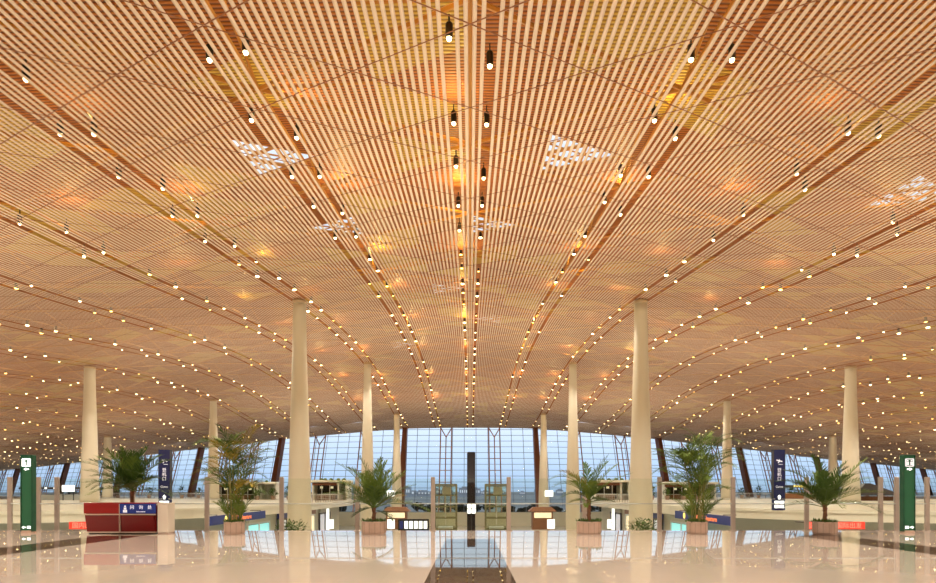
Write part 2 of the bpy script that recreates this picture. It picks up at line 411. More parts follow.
for n_, k in enumerate(range(1, len(FT)-1)):
    n = FN[k]; tdir = V(n[1], -n[0]); mb = MB(); zb = -3.4 if k in (6,7) else 0.0
    def ring_(z, w, d):
        p = fp(min(k,len(FT)-2), 0.0 if k < len(FT)-1 else 1.0, z, .5)[:2]
        return [tuple(p+tdir*a*w-n*b*d)+(z,) for a, b in ((-1,0),(1,0),(1,1),(-1,1))]
    mb.hexa(ring_(zb,.80,1.2), ring_(FZ[k]+.1,.52,1.4))
    o = struct(mb.build('trim_%d' % (n_+1), M['pier'])); o['label'] = 'dark brown leaning pier of the glass wall'

# ------------------------------------------------------------------ floors, slabs, walls
EDGE = 24.1
mb = MB(); mb.box(-183, 183, Y0, EDGE, -.5, 0)
struct(mb.build('floor', M['floor']))
LOW = -6.6
mb = MB(); mb.box(-186, 186, EDGE-.3, 225, LOW-.3, LOW); struct(mb.build('floor_lower', M['lowfloor']))
mb = MB(); mb.box(-183, 183, EDGE-.6, EDGE-.25, LOW, -.5); struct(mb.build('wall_under_floor', M['beige']))
def arc(p0, p1, p2, n=10):
    return [tuple((1-t)**2*V(*p0)+2*t*(1-t)*V(*p1)+t*t*V(*p2)) for t in np.linspace(0,1,n)]
def slab_poly(o=0.0):
    inner = [(33+o,133), (21+o,107)]
    c = arc((21+o,74), (21+o,44+o), (52,44+o), 14)
    back = [tuple(fp(k, 0, 0)[:2]) for k in range(len(FT)-2, 7, -1)]
    return inner+c+[(183,44+o),(183,219)]+back
for s, side in ((1,'right'),(-1,'left')):
    pr = [(s*x, y) for x, y in slab_poly()];  pi = [(s*x, y) for x, y in slab_poly(2.6)]
    if s < 0: pr = pr[::-1]; pi = pi[::-1]
    mb = MB(); mb.prism(pr, -.28, 0); mb.mi = [1]*len(mb.mi); mb.mi[1] = 0
    pm = [(s*x, y) for x, y in slab_poly(.12)]
    if s < 0: pm = pm[::-1]
    mb.prism(pm, -.95, -.28, 1)
    struct(mb.build('floor_gallery_%s' % side, [M['slabfloor'], M['cream']]))
    mb = MB(); edge = [(s*x, y) for x, y in slab_poly(2.6)][1:18]
    for a, b in zip(edge[:-1], edge[1:]):
        mb.add([(a[0],a[1],LOW),(b[0],b[1],LOW),(b[0],b[1],-.95),(a[0],a[1],-.95)], [(0,1,2,3)], 1 if abs(b[0]) < 25 else 0)
    struct(mb.build('wall_lower_%s' % side, [M['grey'], M['beige']]))
    x = s*183.5
    mb = MB(); mb.box(min(x,x+s*.4), max(x,x+s*.4), Y0, 223, LOW, 16); struct(mb.build('wall_%s' % side, M['beige']))
mb = MB(); mb.box(-184, 184, Y0-.5, Y0-.1, -.5, 18); struct(mb.build('wall_back', M['beige']))
mb = MB()
a = fp(5,.35,-3.4); b = fp(6,0,-3.4); c = fp(6,1,-3.4); d = fp(7,.65,-3.4)
for p, q2 in ((a,b),(b,c),(c,d)): mb.hexa([(p[0],p[1]-.2,LOW),(q2[0],q2[1]-.2,LOW),(q2[0],q2[1]+.3,LOW),(p[0],p[1]+.3,LOW)], [(p[0],p[1]-.2,-3.4),(q2[0],q2[1]-.2,-3.4),(q2[0],q2[1]+.3,-3.4),(p[0],p[1]+.3,-3.4)])
struct(mb.build('wall_far_low', M['beige']))

# ------------------------------------------------------------------ columns
cols = [(-15.6,54.4,'tall tapering cream column nearest on the left of the glass lifts'),(15.6,54.4,'tall tapering cream column nearest on the right of the glass lifts'),
        (-15.6,90.4,'cream column behind the low date palm left of the lifts, second nearest of its line'),(15.6,90.4,'cream column behind the sparse palm right of the lifts, second nearest of its line'),
        (-15.6,126.4,'slim far cream column beside the dark pier left of the middle bay'),(15.6,126.4,'slim far cream column beside the dark pier right of the middle bay'),
        (-46.8,73.2,'cream column on the left gallery behind the red desk, thickest of that side'),(46.8,73.2,'cream column on the right gallery behind the palm with the long raised frond'),
        (-46.8,108.4,'cream column behind the tall cane palm left of the nearest column'),(46.8,108.4,'cream column behind the tall cane palm right of the nearest column'),
        (-78,128,'thin distant cream column above the palm behind the red desk'),(78,128,'thin distant cream column left of the thick column on the right gallery')]
for x, y, lab in cols:
    zt = min(sz(x+a, y+b) for a, b in ((0,0),(.7,0),(-.7,0),(0,.7),(0,-.7)))-.02; zb = LOW if abs(x) < 20 else 0
    r = lambda z: 1.07-.030*max(0, z) if z < 14 else 1.07-.030*14-(z-14)*.016
    zs = list(np.linspace(zb, zt, 22)); mb = MB(); mb.lathe([(r(z), z) for z in zs], 32)
    o = thing('column', lab, 'column', (x,y,0), group='tapering columns under the roof'); o['kind'] = 'thing'
    mb.build('shaft', M['column'], o, smooth=True)
    cb = MB(); cb.lathe([(1.12,zb),(1.14,zb+.03),(1.14,zb+.22),(1.08,zb+.25)], 32); cb.build('base_ring', M['rail'], o, smooth=True)
    ct = MB(); rr = r(zt-.1); ct.lathe([(rr+.01,zt-.30),(rr+.06,zt-.26),(rr+.06,zt-.02),(rr+.01,zt-.0)], 32); ct.build('collar', M['collar'], o, smooth=True)

# ------------------------------------------------------------------ downlights in the ceiling slots
hp = MB(); hp.lathe([(.085,.0),(.115,.02),(.115,.42),(.09,.46),(.03,.47)], 12, (0,0,.02)); hp.box(-.02,.02,-.02,.02,.46,.75)
lp = MB(); lp.lathe([(.01,-.07),(.045,-.06),(.068,-.035),(.08,0),(.08,.03)], 12)
HM = hp.build('housing', M['black']).data; LM = lp.build('lens', M['lens']).data
for n in ('housing','lens'): bpy.data.objects.remove(bpy.data.objects[n])
small = MB(); small.lathe([(.115,.0),(.115,.42),(.03,.46)], 7, (0,0,.02), 0); small.lathe([(.03,-.045),(.11,-.03),(.14,.0),(.14,.02)], 8, (0,0,0), 1)
SM = small.build('ceiling_downlight', [M['black'], M['lens']]); SMD = SM.data; bpy.data.objects.remove(SM)
SM = small.build('ceiling_downlight', [M['black'], M['lens_glint_gold']]); SMG = SM.data; bpy.data.objects.remove(SM)
lamps = []
for k in range(-22, 23):
    for sd in (-1, 1):
        for m in range(-12, 50):
            x = 7.8*k+sd*.65; y = YJ+1.7+4.5*m+(0 if (k+m) % 2 else .7)*sd+rng.uniform(-.25,.25)
            if y > yf(x)-1 or y < 8 or abs(x)/y > .86: continue
            if rng.random() < (.30 if sd*k > 0 else .10) and y > 30: continue
            if any(abs(x-cx) < 1.2 and abs(y-cy) < 1.2 for cx, cy, _ in cols): continue
            z = sz(x, y)+(.16 if y < 34 else .03)+rng.uniform(-.03,.05)
            if (z-EYE)/y > .86: continue
            lamps.append((math.hypot(y, z), x, y, z))
lamps.sort()
GL = 'downlights hanging in the ceiling slots'; LL = 'small black cylindrical downlight with a bright lens in a ceiling slot'
for n, (dist, x, y, z) in enumerate(lamps[:300]):
    if n < 60:
        o = thing('ceiling_downlight', LL, 'ceiling light', (x,y,z), rng.uniform(0,6), GL)
        link('housing', HM, o); link('lens', LM, o)
    else:
        o = tag(link('ceiling_downlight', SMG if rng.random() < .38 else SMD, None, (x,y,z)), LL, 'ceiling light', GL); q_ = rng.uniform(.55,1.1); o.scale = (q_,q_,q_)
rest = MB()
sv = np.array([v.co[:] for v in SMD.vertices]); sf_ = [tuple(p.vertices) for p in SMD.polygons]; smi = [p.material_index for p in SMD.polygons]
for dist, x, y, z in lamps[300:]:
    n = len(rest.v); rest.v.extend(map(tuple, (sv*rng.uniform(.5,1.2)+V(x,y,z)).tolist())); rest.f.extend(tuple(i+n for i in f) for f in sf_); g_ = 2 if rng.random() < .38 else 1; rest.mi.extend([g_ if q_ else 0 for q_ in smi])
tag(rest.build('far_downlights', [M['black'], M['lens'], M['lens_glint_gold']]), 'hundreds of far downlights glinting in rows along the distant ceiling slots', 'ceiling lights', kind='stuff')

# ------------------------------------------------------------------ glass screen at the floor edge
YS = 23.9
scr = thing('glass_screen', 'tall clear glass screen between steel posts along the floor edge', 'glass screen', (0,YS,0))
posts = [10,38.5,57,132.5,207,281.7,357.3,433,508.7,584.5,659.5,733,806.5,880.5,896.5,927]
for px in posts:
    x = X(px, YS); mb = MB(); mb.bbox(x-.085, x+.085, -.05, .05, .03, 2.16, .012); mb.bbox(x-.13, x+.13, -.09, .09, 0, .03, .006)
    mb.build('post', M['steel'], scr)
ex = [X(px, YS) for px in posts]; allx = [-22.0]+ex+[22.0]
for a, b in zip(allx[:-1], allx[1:]):
    if b-a < .5: continue
    mb = MB(); mb.box(a+.10, b-.10, -.008, .008, .05, 2.10); mb.build('glass_pane', M['glass'], scr)
    mb = MB(); mb.bar((a+.08,-.07,1.09),(b-.08,-.07,1.09),.021,8); mb.build('handrail', M['handrail'], scr)

# ------------------------------------------------------------------ green sign pillars
def arrow(mb, cx, cz, w, h, y, s, mi=0):
    p = [(-.5,.16),(.0,.16),(.0,.42),(.5,0),(.0,-.42),(.0,-.16),(-.5,-.16)]
    v = [(cx+s*x*w, y, cz+z*h) for x, z in p]; n = len(v); v += [(a, b+.012, c) for a, b, c in v]
    mb.add(v, [tuple(range(n)), tuple(range(n,2*n))[::-1]]+[(i,(i+1)%n,n+(i+1)%n,n+i) for i in range(n)], mi)
def green_totem(px, lab, s):
    d = 22.7; o = thing('sign_pillar', lab, 'sign', (X(px,d),d,0), group='green sign pillars')
    mb = MB(); mb.bbox(-.185,.185,-.10,.10,.10,2.93,.015); mb.build('panel', M['green'], o)
    mb = MB()
    for a in (-1,1): mb.bbox(a*.206-.022, a*.206+.022, -.115,.115,.06,2.96,.01)
    mb.box(-.21,.21,-.11,.11,2.93,2.97); mb.build('edge_frame', M['dgreen'], o)
    mb = MB(); mb.bbox(-.21,.21,-.11,.11,0,.10,.01); mb.build('plinth', M['stone'], o)
    ic = MB(); y = -.117
    wx, wz = .145, 2.68                                      # pictogram: framed lift with two people
    for a in (-1,1): ic.box(a*wx-.02,a*wx+.02,y,y+.016,wz-.14,wz+.14)
    ic.box(-wx,wx,y,y+.016,wz+.12,wz+.155); ic.box(-wx,wx,y,y+.016,wz-.155,wz-.12)
    for a in (-.075,.075):
        ic.box(a-.042,a+.042,y,y+.016,wz-.10,wz+.03); ic.box(a-.028,a+.028,y,y+.016,wz+.045,wz+.10)
    ic.build('lift_pictogram', M['white_lit' if s < 0 else 'white_dim'], o)
    ar = MB(); arrow(ar, 0, 2.43, .2, .14, y, s); ar.build('arrow', M['white_lit'], o)
    lo = MB(); arrow(lo, s*.09, .22, .16, .12, y, s); lo.box(-s*.10-.06,-s*.10+.06,y,y+.016,.17,.27); lo.build('low_pictogram', M['white_lit'], o)
green_totem(28.3, 'tall green sign pillar left of the red desk, its arrow pointing left', -1)
green_totem(907.5, 'tall green sign pillar at the right end, its arrow pointing right', 1)

# ------------------------------------------------------------------ information desk and plinth
def desk():
    d = 22.2; x0, x1 = X(84,d), X(155.5,d); w = x1-x0; xm = w/2
    o = thing('information_desk', 'low red information desk with a blue lettered panel on its right half', 'desk', (x0,d,0))
    b = MB(); b.hexa([(.06,.12,.06),(w-.02,.12,.06),(w-.02,.62,.06),(.06,.62,.06)], [(.02,.06,1.06),(w-.02,.06,1.06),(w-.02,.62,1.06),(.02,.62,1.06)]); b.build('carcass', M['dred'], o)
    for a, c in ((0,0),(1,1)):
        l = .06+a*(xm-.04); r = xm-.012+a*(xm-.06)
        p = MB(); p.hexa([(l,.08,.08),(r,.08,.08),(r,.13,.08),(l,.13,.08)], [(l-(0 if a else .03),0,.70),(r,0,.70),(r,.08,.70),(l-(0 if a else .03),.08,.70)]); p.build('front_panel', M['dred'], o)
        u = MB(); l2 = a*(xm+.01)+(0 if a else 0); r2 = xm-.01 if not a else w
        u.bbox(l2, r2, -.03, .06, .76, 1.13, .01)
        q = u.build('upper_panel' if not a else 'lettered_panel', M['red'] if not a else M['blue'], o)
        if a: q['label'] = 'blue panel with white characters'; lp_ = q
    s = MB(); s.box(0,w,-.02,.06,.705,.745); s.box(.04,w,.06,.12,.035,.075); s.box(xm-.008,xm+.008,-.035,.06,.08,1.12); s.build('trim_strip', M['trim'], o)
    k = MB(); k.box(.08,w-.05,.16,.6,0,.06); k.build('kick_base', M['black'], o)
    t_ = MB(); t_.bbox(-.0,w,-.03,.66,1.13,1.165,.012); t_.build('counter_top', M['red'], o)
    px0 = xm+.02
    ic = MB(); cx = px0+.20; y = -.045                    # person at counter pictogram
    ic.box(cx-.075,cx+.075,y,y+.012,.80,.90); ic.box(cx-.045,cx+.045,y,y+.012,.91,.985); ic.lathe([(.035,-.006),(.035,.006)], 12, (0,0,0))
    n0 = len(ic.v)-24
    for i in range(n0, len(ic.v)): a_, b_, c_ = ic.v[i]; ic.v[i] = (cx+a_, y+.006+c_, 1.03+b_)
    ic.build('person_pictogram', M['white_dim'], lp_)
    for ch, fx in (('问',.46),('询',.79),('处',1.12)): text_mesh('character', ch, .165, M['white_dim'], lp_, (px0+fx, -.042, .985))
    text_mesh('small_lettering', 'Information', .07, M['white_dim'], lp_, (px0+.79, -.042, .83))
desk()
o = thing('plinth', 'pale cream cabinet standing against the right end of the red desk', 'cabinet', (-11.49,22.45,0))
mb = MB(); mb.bbox(-.20,.20,-.22,.3,.05,1.12,.015); mb.build('body', M['plinth'], o)
mb = MB(); mb.bbox(-.21,.21,-.23,.31,1.12,1.15,.01); mb.build('top', M['plinth'], o)
mb = MB(); mb.box(-.19,.19,-.19,.28,0,.05); mb.build('base', M['stone'], o)

# ------------------------------------------------------------------ navy flight sign pillars on the galleries
def navy(px, lab, s):
    d = 49.0; o = thing('sign_pillar', lab, 'sign', (X(px,d),d,0), group='navy sign pillars')
    mb = MB(); mb.bbox(-.46,.46,-.16,.16,.98,5.0,.02); mb.build('upper_panel', M['dblue'], o)
    mb = MB(); mb.bbox(-.48,.48,-.17,.17,.02,.92,.02); lowp = mb.build('lower_panel', M['dblue'], o)
    mb = MB(); mb.box(-.36,.36,-.12,.12,0,.02); mb.box(-.2,.2,-.12,.12,.92,.98); mb.build('core', M['black'], o)
    mb = MB()
    for a in (-1,1): mb.box(a*.47-.02,a*.47+.02,-.18,.18,.95,5.02)
    mb.build('edge_frame', M['dgrey'], o)
    y = -.175
    ic = MB()                                         # aircraft pictogram over a line
    def para(pts_): 
        v = [(a,y,b) for a,b in pts_]; n = len(v); v += [(a,y+.014,b) for a,b in pts_]
        ic.add(v, [tuple(range(n)), tuple(range(n,2*n))[::-1]]+[(i,(i+1)%n,n+(i+1)%n,n+i) for i in range(n)])
    zc = 4.02
    para([(-.26,zc+.10),(-.20,zc+.06),(.20,zc-.04),(.27,zc+.0),(.20,zc+.06),(-.22,zc+.16)])
    para([(-.06,zc+.02),(.03,zc),(-.08,zc-.14),(-.13,zc-.13)]); para([(-.02,zc+.08),(.06,zc+.06),(.01,zc+.19),(-.04,zc+.2)])
    ic.box(-.05,.28,y,y+.014,zc-.25,zc-.215)
    ic.build('aircraft_pictogram', M['white_dim'], o)
    for i, ch in enumerate('登机口'): text_mesh('character', ch, .36, M['white_dim'], o, (0,y,3.3-.36*i))
    text_mesh('small_lettering', 'Gates', .26, M['white_dim'], o, (0,y,1.95))
    a = MB(); p = [(-.09,-.16),(.09,-.16),(.09,.02),(.17,.02),(0,.22),(-.17,.02),(-.09,.02)]
    v = [(q[0],y,1.08+q[1]) for q in p]; n = len(v); v += [(q[0],y+.014,1.08+q[1]) for q in p]
    a.add(v, [tuple(range(n)), tuple(range(n,2*n))[::-1]]+[(i,(i+1)%n,n+(i+1)%n,n+i) for i in range(n)]); a.build('arrow', M['white_lit'], o)
    c = MB()
    for i in range(2):
        for j in range(2): c.bbox(-.40+.41*i,-.02+.41*i,y-.02,y+.012,.20+.33*j,.46+.33*j,.01)
    c.build('pictogram_row', M['white_lit'], lowp)
navy(165.3, 'tall navy sign pillar with aircraft symbol rising behind the pale cabinet', -1)
navy(778.3, 'tall navy sign pillar with aircraft symbol on the right gallery', 1)

# ------------------------------------------------------------------ potted palms
def frond_mesh(az, elev, L, droop, leaf, n=26, wid=.016, twist=0., start=.18, jit=.15, fold=.35):
    mb = MB(); p = V(0,0,0); e = elev; K = 14; pts_ = [p.copy()]; tg = []
    h = V(math.cos(az), math.sin(az), 0)
    for k in range(K):
        d = h*math.cos(e)+V(0,0,math.sin(e)); tg.append(d); p = p+d*L/K; pts_.append(p.copy()); e -= droop/K*(0.5+1.0*k/K)
    tg.append(tg[-1]); mb.tube(pts_, [.013*(1-.85*k/K)+.002 for k in range(K+1)], 5, 0)
    pa = np.array(pts_); ta = np.array(tg); side0 = V(-math.sin(az), math.cos(az), 0)
    for i in range(n):
        t_ = start+(1-start)*i/(n-1); f = t_*K; k = min(int(f), K-1); c = pa[k]+(pa[k+1]-pa[k])*(f-k); td = ta[k]
        nrm = np.cross(td, side0)
        if nrm[2] < 0: nrm = -nrm
        ll = leaf*(.55+.9*math.sin(math.pi*min(1,.12+.85*t_)))*(1-.35*t_)
        for s in (-1,1):
            a = random.uniform(.75,1.05)-.45*t_
            dr = td*math.cos(a)+side0*s*math.sin(a)+nrm*(fold+random.uniform(-jit,jit)); dr /= np.linalg.norm(dr)
            l = ll*random.uniform(.8,1.12); w = np.cross(dr, nrm); w /= np.linalg.norm(w)+1e-9; w = w*wid
            mid = c+dr*l*.5; tip = c+dr*l+V(0,0,-.16*l)
            mb.add([c-w*.35, c+w*.35, mid+w, mid-w, tip], [(0,1,2,3),(3,2,4)], 0)
    return mb
def planter(o, r, h, n=14):
    mb = MB(); mb.lathe([(r*.94,.0),(r*.96,.03),(r,.06),(r,h-.04),(r*.98,h),(r*.84,h),(r*.82,h-.06),(.02,h-.07)], 36)
    pl = mb.build('planter', M['stone'], o, smooth=False)
    j = MB()
    for i in range(n):
        a = 2*math.pi*i/n; c, s = math.cos(a), math.sin(a); w = .006
        j.hexa([((r-.01)*c-s*w*e,(r-.01)*s+c*w*e,.03) if e2 else ((r+.003)*c-s*w*e,(r+.003)*s+c*w*e,.03) for e, e2 in ((-1,0),(1,0),(1,1),(-1,1))],
               [((r-.01)*c-s*w*e,(r-.01)*s+c*w*e,h-.05) if e2 else ((r+.003)*c-s*w*e,(r+.003)*s+c*w*e,h-.05) for e, e2 in ((-1,0),(1,0),(1,1),(-1,1))])
    j.build('stave_joints', M['stone_joint'], pl)
    g = MB(); random.seed(int(r*1000))
    for i in range(260):
        a = random.uniform(0,6.28); q_ = r*.92*math.sqrt(random.random()); b = V(q_*math.cos(a), q_*math.sin(a), h-.05); e = random.uniform(.3,1.4); az = a+random.uniform(-1.2,1.2)
        d = V(math.cos(az)*math.cos(e), math.sin(az)*math.cos(e), math.sin(e)); l = random.uniform(.10,.24); w = V(-math.sin(az), math.cos(az), 0)*.022
        g.add([b-w*.4, b+w*.4, b+d*l*.55+w, b+d*l*.55-w, b+d*l+V(0,0,-.03)], [(0,1,2,3),(3,2,4)])
    g.build('ground_cover', M['moss'], o)
def date_palm(px, d, lab, trunk_h, fronds, seed, r=.46, h=.47, lean=0., mats=('leaf','leaf_dark')):
    random.seed(seed); o = thing('potted_palm', lab, 'potted palm', (X(px,d),d,0), group='potted palms along the glass screen')
    planter(o, r, h); random.seed(seed+1)
    if d > 23: fronds = [(-az if math.sin(math.radians(az)) > .2 else az, *f_) for az, *f_ in fronds]
    tp = [V(lean*k/6*.3+.012*math.sin(k*2), .01*math.cos(k*3), h-.08+(trunk_h)*k/6) for k in range(7)]
    mb = MB(); mb.tube(tp, [.085,.08,.068,.07,.062,.072,.085], 10); 
    for k in range(14):
        z = k/14*6; i = min(int(z),5); c = tp[i]+(tp[i+1]-tp[i])*(z-i); a = k*2.4
        mb.bar(c+V(math.cos(a)*.05, math.sin(a)*.05, 0), c+V(math.cos(a)*.10, math.sin(a)*.10, .09), .02, 4, r2=.006)
    mb.build('trunk', M['trunk'], o)
    top = tp[-1]
    for az, el, L, dr, lf, mk in fronds:
        reach = abs(math.sin(math.radians(az)))*math.cos(math.radians(el*.8)); L = L*(1-.52*reach) if math.sin(math.radians(az)) > 0 else L*(1-.2*reach)
        fm = frond_mesh(math.radians(az), math.radians(el), L, dr, lf, n=30, wid=.017)
        fm.build('frond', M[mk], o, tuple(top+V(0,0,random.uniform(-.10,.04))))
def crown(n, seed, Lr, lf, els=(25,85), dr=(.7,1.5), mk=('leaf','leaf_dark')):
    random.seed(seed); out = []
    for i in range(n):
        el = els[0]+(els[1]-els[0])*((i+.5)/n)**.8
        out.append((i*137.5+random.uniform(-15,15), el, random.uniform(*Lr)*(1 if el < 70 else .92), random.uniform(*dr), lf*random.uniform(.85,1.1), mk[0] if random.random() < .6 else mk[1]))
    return out
date_palm(374, 22.3, 'date palm in a round stone planter left of the glass lifts', .58, crown(27, 11, (1.95,2.45), .48, (12,88), (.35,1.05))+[(200,-12,.9,.6,.34,'leaf_dark'),(340,-14,.9,.6,.34,'leaf_dark'),(178,35,1.25,.9,.4,'leaf'),(3,38,1.3,.8,.4,'leaf_yellow'),(170,58,1.8,.8,.42,'leaf_yellow'),(15,62,1.85,.7,.42,'leaf')], 3)
date_palm(589, 22.3, 'sparse date palm in a round stone planter right of the glass lifts', .88,
          [(180,66,1.85,1.9,.44,'leaf'),(170,56,1.65,1.7,.46,'leaf'),(190,74,1.75,1.4,.44,'leaf_yellow'),(95,84,1.9,.7,.40,'leaf_dark'),(30,72,2.0,.7,.46,'leaf_dark'),(10,60,1.9,.55,.30,'leaf'),(350,44,1.9,.6,.28,'leaf'),(340,80,1.9,.6,.42,'leaf_dark'),
           (200,30,1.2,1.2,.38,'leaf_dark'),(220,58,1.4,1.0,.42,'leaf'),(270,62,1.3,1.0,.4,'leaf'),(300,50,1.2,.9,.36,'leaf_dark'),(60,55,1.3,.9,.36,'leaf'),(150,12,1.0,.8,.32,'leaf'),(0,14,.95,.6,.30,'leaf_dark'),(140,68,1.6,1.0,.38,'leaf'),(250,-5,.8,.7,.28,'leaf'),(320,12,.8,.6,.32,'leaf_dark')], 5)
date_palm(825, 22.2, 'bushy date palm with one long raised frond, in a stone planter on the right', .70,
          crown(26, 21, (1.7,2.2), .50, (8,87), (.5,1.2), ('leaf_dark','leaf'))+[(4,52,2.4,.3,.36,'leaf'),(178,50,2.1,1.2,.36,'leaf_dark'),(185,55,1.7,1.4,.38,'leaf'),(10,50,1.8,.35,.32,'leaf_dark')], 8, r=.42, h=.46)
date_palm(130, 23.18, 'dark date palm rising behind the red desk, one frond drooping far left', 1.32,
          crown(30, 31, (1.75,2.25), .50, (8,88), (.5,1.1), ('leaf_dark','leaf'))+[(180,38,1.9,1.5,.40,'leaf'),(186,30,1.6,1.4,.36,'leaf_dark'),(350,45,1.5,1.3,.36,'leaf_dark')], 9, r=.27, h=.40, lean=.35)
def cane_palm(px, d, lab, seed, H, spread, r=.38, h=.46, yel=.2):
    random.seed(seed); o = thing('potted_palm', lab, 'potted palm', (X(px,d),d,0), group='potted palms along the glass screen')
    planter(o, r, h, 12); random.seed(seed+1)
    for i in range(17):
        a = i*2.4+random.uniform(-.3,.3); q_ = .24*math.sqrt((i+.5)/17); b = V(q_*math.cos(a), q_*math.sin(a), h-.08)
        hh = H*random.uniform(.26,.68); out = random.uniform(.15,.75)*(hh/H); out *= (.6 if math.sin(a) > 0 else .9)
        tp = [b+V(math.cos(a)*out*t*t, math.sin(a)*out*t*t, hh*t) for t in np.linspace(0,1,7)]
        mb = MB(); mb.tube(tp, [.021-.009*t for t in np.linspace(0,1,7)], 6); mb.build('cane', M['cane'], o)
        for j in range(3 if i % 3 else 4):
            az = a+random.uniform(-1.3,1.3)+j*2.0; el = math.radians(random.uniform(34,82)); L = random.uniform(.95,1.6)*spread*(1-.3*max(0,math.sin(az)))
            mk = 'leaf_yellow' if random.random() < yel else random.choice(('leaf','leaf_dark','leaf'))
            fm = frond_mesh(az, el, L, random.uniform(.8,1.9), .42, n=24, wid=.0125, start=.22, fold=.15)
            fm.build('frond', M[mk], o, tuple(tp[-1]))
    for i in range(12):
        az = (0 if i % 2 else math.pi)+random.uniform(-.75,.75); zz = h+random.uniform(.7,1.9); b = V(.15*math.cos(az), .15*math.sin(az), zz)
        frond_mesh(az, math.radians(random.uniform(30,62)), random.uniform(1.1,1.65), random.uniform(.7,1.6), .40, n=24, wid=.0125, start=.25, fold=.15).build('frond', M[random.choice(('leaf','leaf_dark','leaf'))], o, tuple(b))
    for i in range(12):
        az = i*2.4; L = random.uniform(1.0,1.9)*(1-.25*max(0,math.sin(az))); b = V(.2*math.cos(az*1.3), .2*math.sin(az*1.3), h-.08)
        frond_mesh(az, math.radians(random.uniform(66,86)), L, random.uniform(.6,1.5), .34, n=22, wid=.015, start=.3, fold=.15).build('frond', M[random.choice(('leaf','leaf_dark'))], o, tuple(b))
cane_palm(234.5, 22.3, 'tall cane palm with yellowing top fronds left of the nearest left column', 41, 4.0, 1.15, yel=.42)
cane_palm(697, 22.3, 'tall deep green cane palm right of the nearest right column', 52, 3.6, 1.25, yel=.03)
# ------------------------------------------------------------------ lower level and far gallery
def bush(px, d, ptop, lab, w):
    z1 = Z(ptop, d); o = thing('indoor_tree', lab, 'tree', (X(px,d),d,LOW), group='small trees on the lower level'); H = z1-LOW
    mb = MB(); mb.lathe([(.5,0),(.55,.05),(.55,.75),(.48,.8),(.02,.76)], 20); mb.build('planter', M['stone'], o)
    mb = MB(); mb.tube([V(0,0,.7),V(.05,0,H*.4),V(0,.05,H*.62),V(0,0,H*.85)], [.09,.075,.06,.03], 8); mb.build('trunk', M['trunk'], o)
    random.seed(px); f = MB()
    for i in range(520):
        a = random.uniform(0,6.28); e = random.uniform(-1,1); q_ = random.random()**.4; rr = w*q_*math.sqrt(1-e*e)
        b = V(rr*math.cos(a), rr*math.sin(a), H-w*.62+e*w*.60*q_); az = a+random.uniform(-.8,.8); el = random.uniform(-.5,.9)
        dd = V(math.cos(az)*math.cos(el), math.sin(az)*math.cos(el), math.sin(el)); l = random.uniform(.25,.5); ww = V(-math.sin(az), math.cos(az), 0)*.07
        f.add([b, b+dd*l*.5+ww, b+dd*l, b+dd*l*.5-ww], [(0,1,2,3)])
    f.build('foliage', M['leaf_dark'], o)
bush(292, 47, 520, 'small leafy tree in the void at the foot of the nearest left column', 1.35)
bush(644, 47, 518, 'small leafy tree in the void at the foot of the nearest right column', 1.3)

def lift(px, lab):
    d = 98; o = thing('glass_lift', lab, 'lift', (X(px,d),d,LOW), group='glass lift shafts'); H = Z(485,d)-LOW; w = 1.8; dp = 1.6
    for a in (-w,w):
        for b in (-dp,dp): mb = MB(); mb.box(a-.12,a+.12,b-.12,b+.12,0,H); mb.build('post', M['greenframe'], o)
    mb = MB(); z = 0
    for z in list(np.arange(0.1, H-.3, 1.85))+[H-.15]:
        for b in (-dp,dp): mb.box(-w,w,b-.08,b+.08,z-.1,z+.1)
        for a in (-w,w): mb.box(a-.08,a+.08,-dp,dp,z-.1,z+.1)
    mb.build('rings', M['greenframe'], o)
    g = MB()
    for b in (-dp,dp): g.box(-w+.18,w-.18,b-.02,b+.02,0.05,H-.05)
    for a in (-w,w): g.box(a-.02,a+.02,-dp+.18,dp-.18,0.05,H-.05)
    g.build('glass', M['lift_glass'], o)
    c = MB(); c.box(-1.2,1.2,-1.1,1.1,.3,2.3); c.build('cabin', M['rail'], o)
    c = MB(); c.box(-w-.1,w+.1,-dp-.1,dp+.1,H,H+.18); c.build('cap', M['greenframe'], o)
    c = MB(); c.box(-.5,.9,-.5,.5,H-1.7,H-.3); c.box(-.1,.1,-.1,.1,2.7,H-.2); c.build('hoist', M['rail'], o)
M['lift_glass'] = glass('lift_glass', (.95,.97,.91,1), .05)
lift(445.5, 'olive framed glass lift shaft left of the dark pylon'); lift(496.5, 'olive framed glass lift shaft right of the dark pylon')

d = 112; o = thing('pylon', 'tall dark slab pylon in the middle of the glass wall', 'pylon', (X(471.2,d),d,LOW)); H = Z(452,d)-LOW
mb = MB(); mb.bbox(-.78,.78,-.5,.5,0.5,H,.12); mb.build('shaft', M['pylon'], o)
mb = MB(); mb.bbox(-1.1,1.1,-.8,.8,0,.5,.08); mb.build('base', M['grey'], o)
mb = MB()
for z in np.arange(3, H-.5, 1.5): mb.box(-.79,.79,-.52,-.49,z,z+.03)
mb.build('panel_joints', M['black'], o)
o = thing('lit_board', 'white four-pane lit board at the foot of the dark pylon', 'sign', (X(471.5,108),108,LOW)); 
mb = MB(); mb.box(-.1,.1,-.08,.08,0,Z(514,108)-LOW); mb.build('post', M['dgrey'], o)
z0, z1 = Z(514,108)-LOW, Z(503.5,108)-LOW
mb = MB(); mb.box(-.85,.85,-.06,.1,z0,z1); mb.build('frame', M['dgrey'], o)
mb = MB(); zm = (z0+z1)/2
for a, b in ((-.75,-.06),(.06,.75)):
    for c_, e in ((z0+.1,zm-.06),(zm+.06,z1-.1)): mb.box(a,b,-.1,-.055,c_,e)
mb.build('lit_panes', M['white_lit'], o)

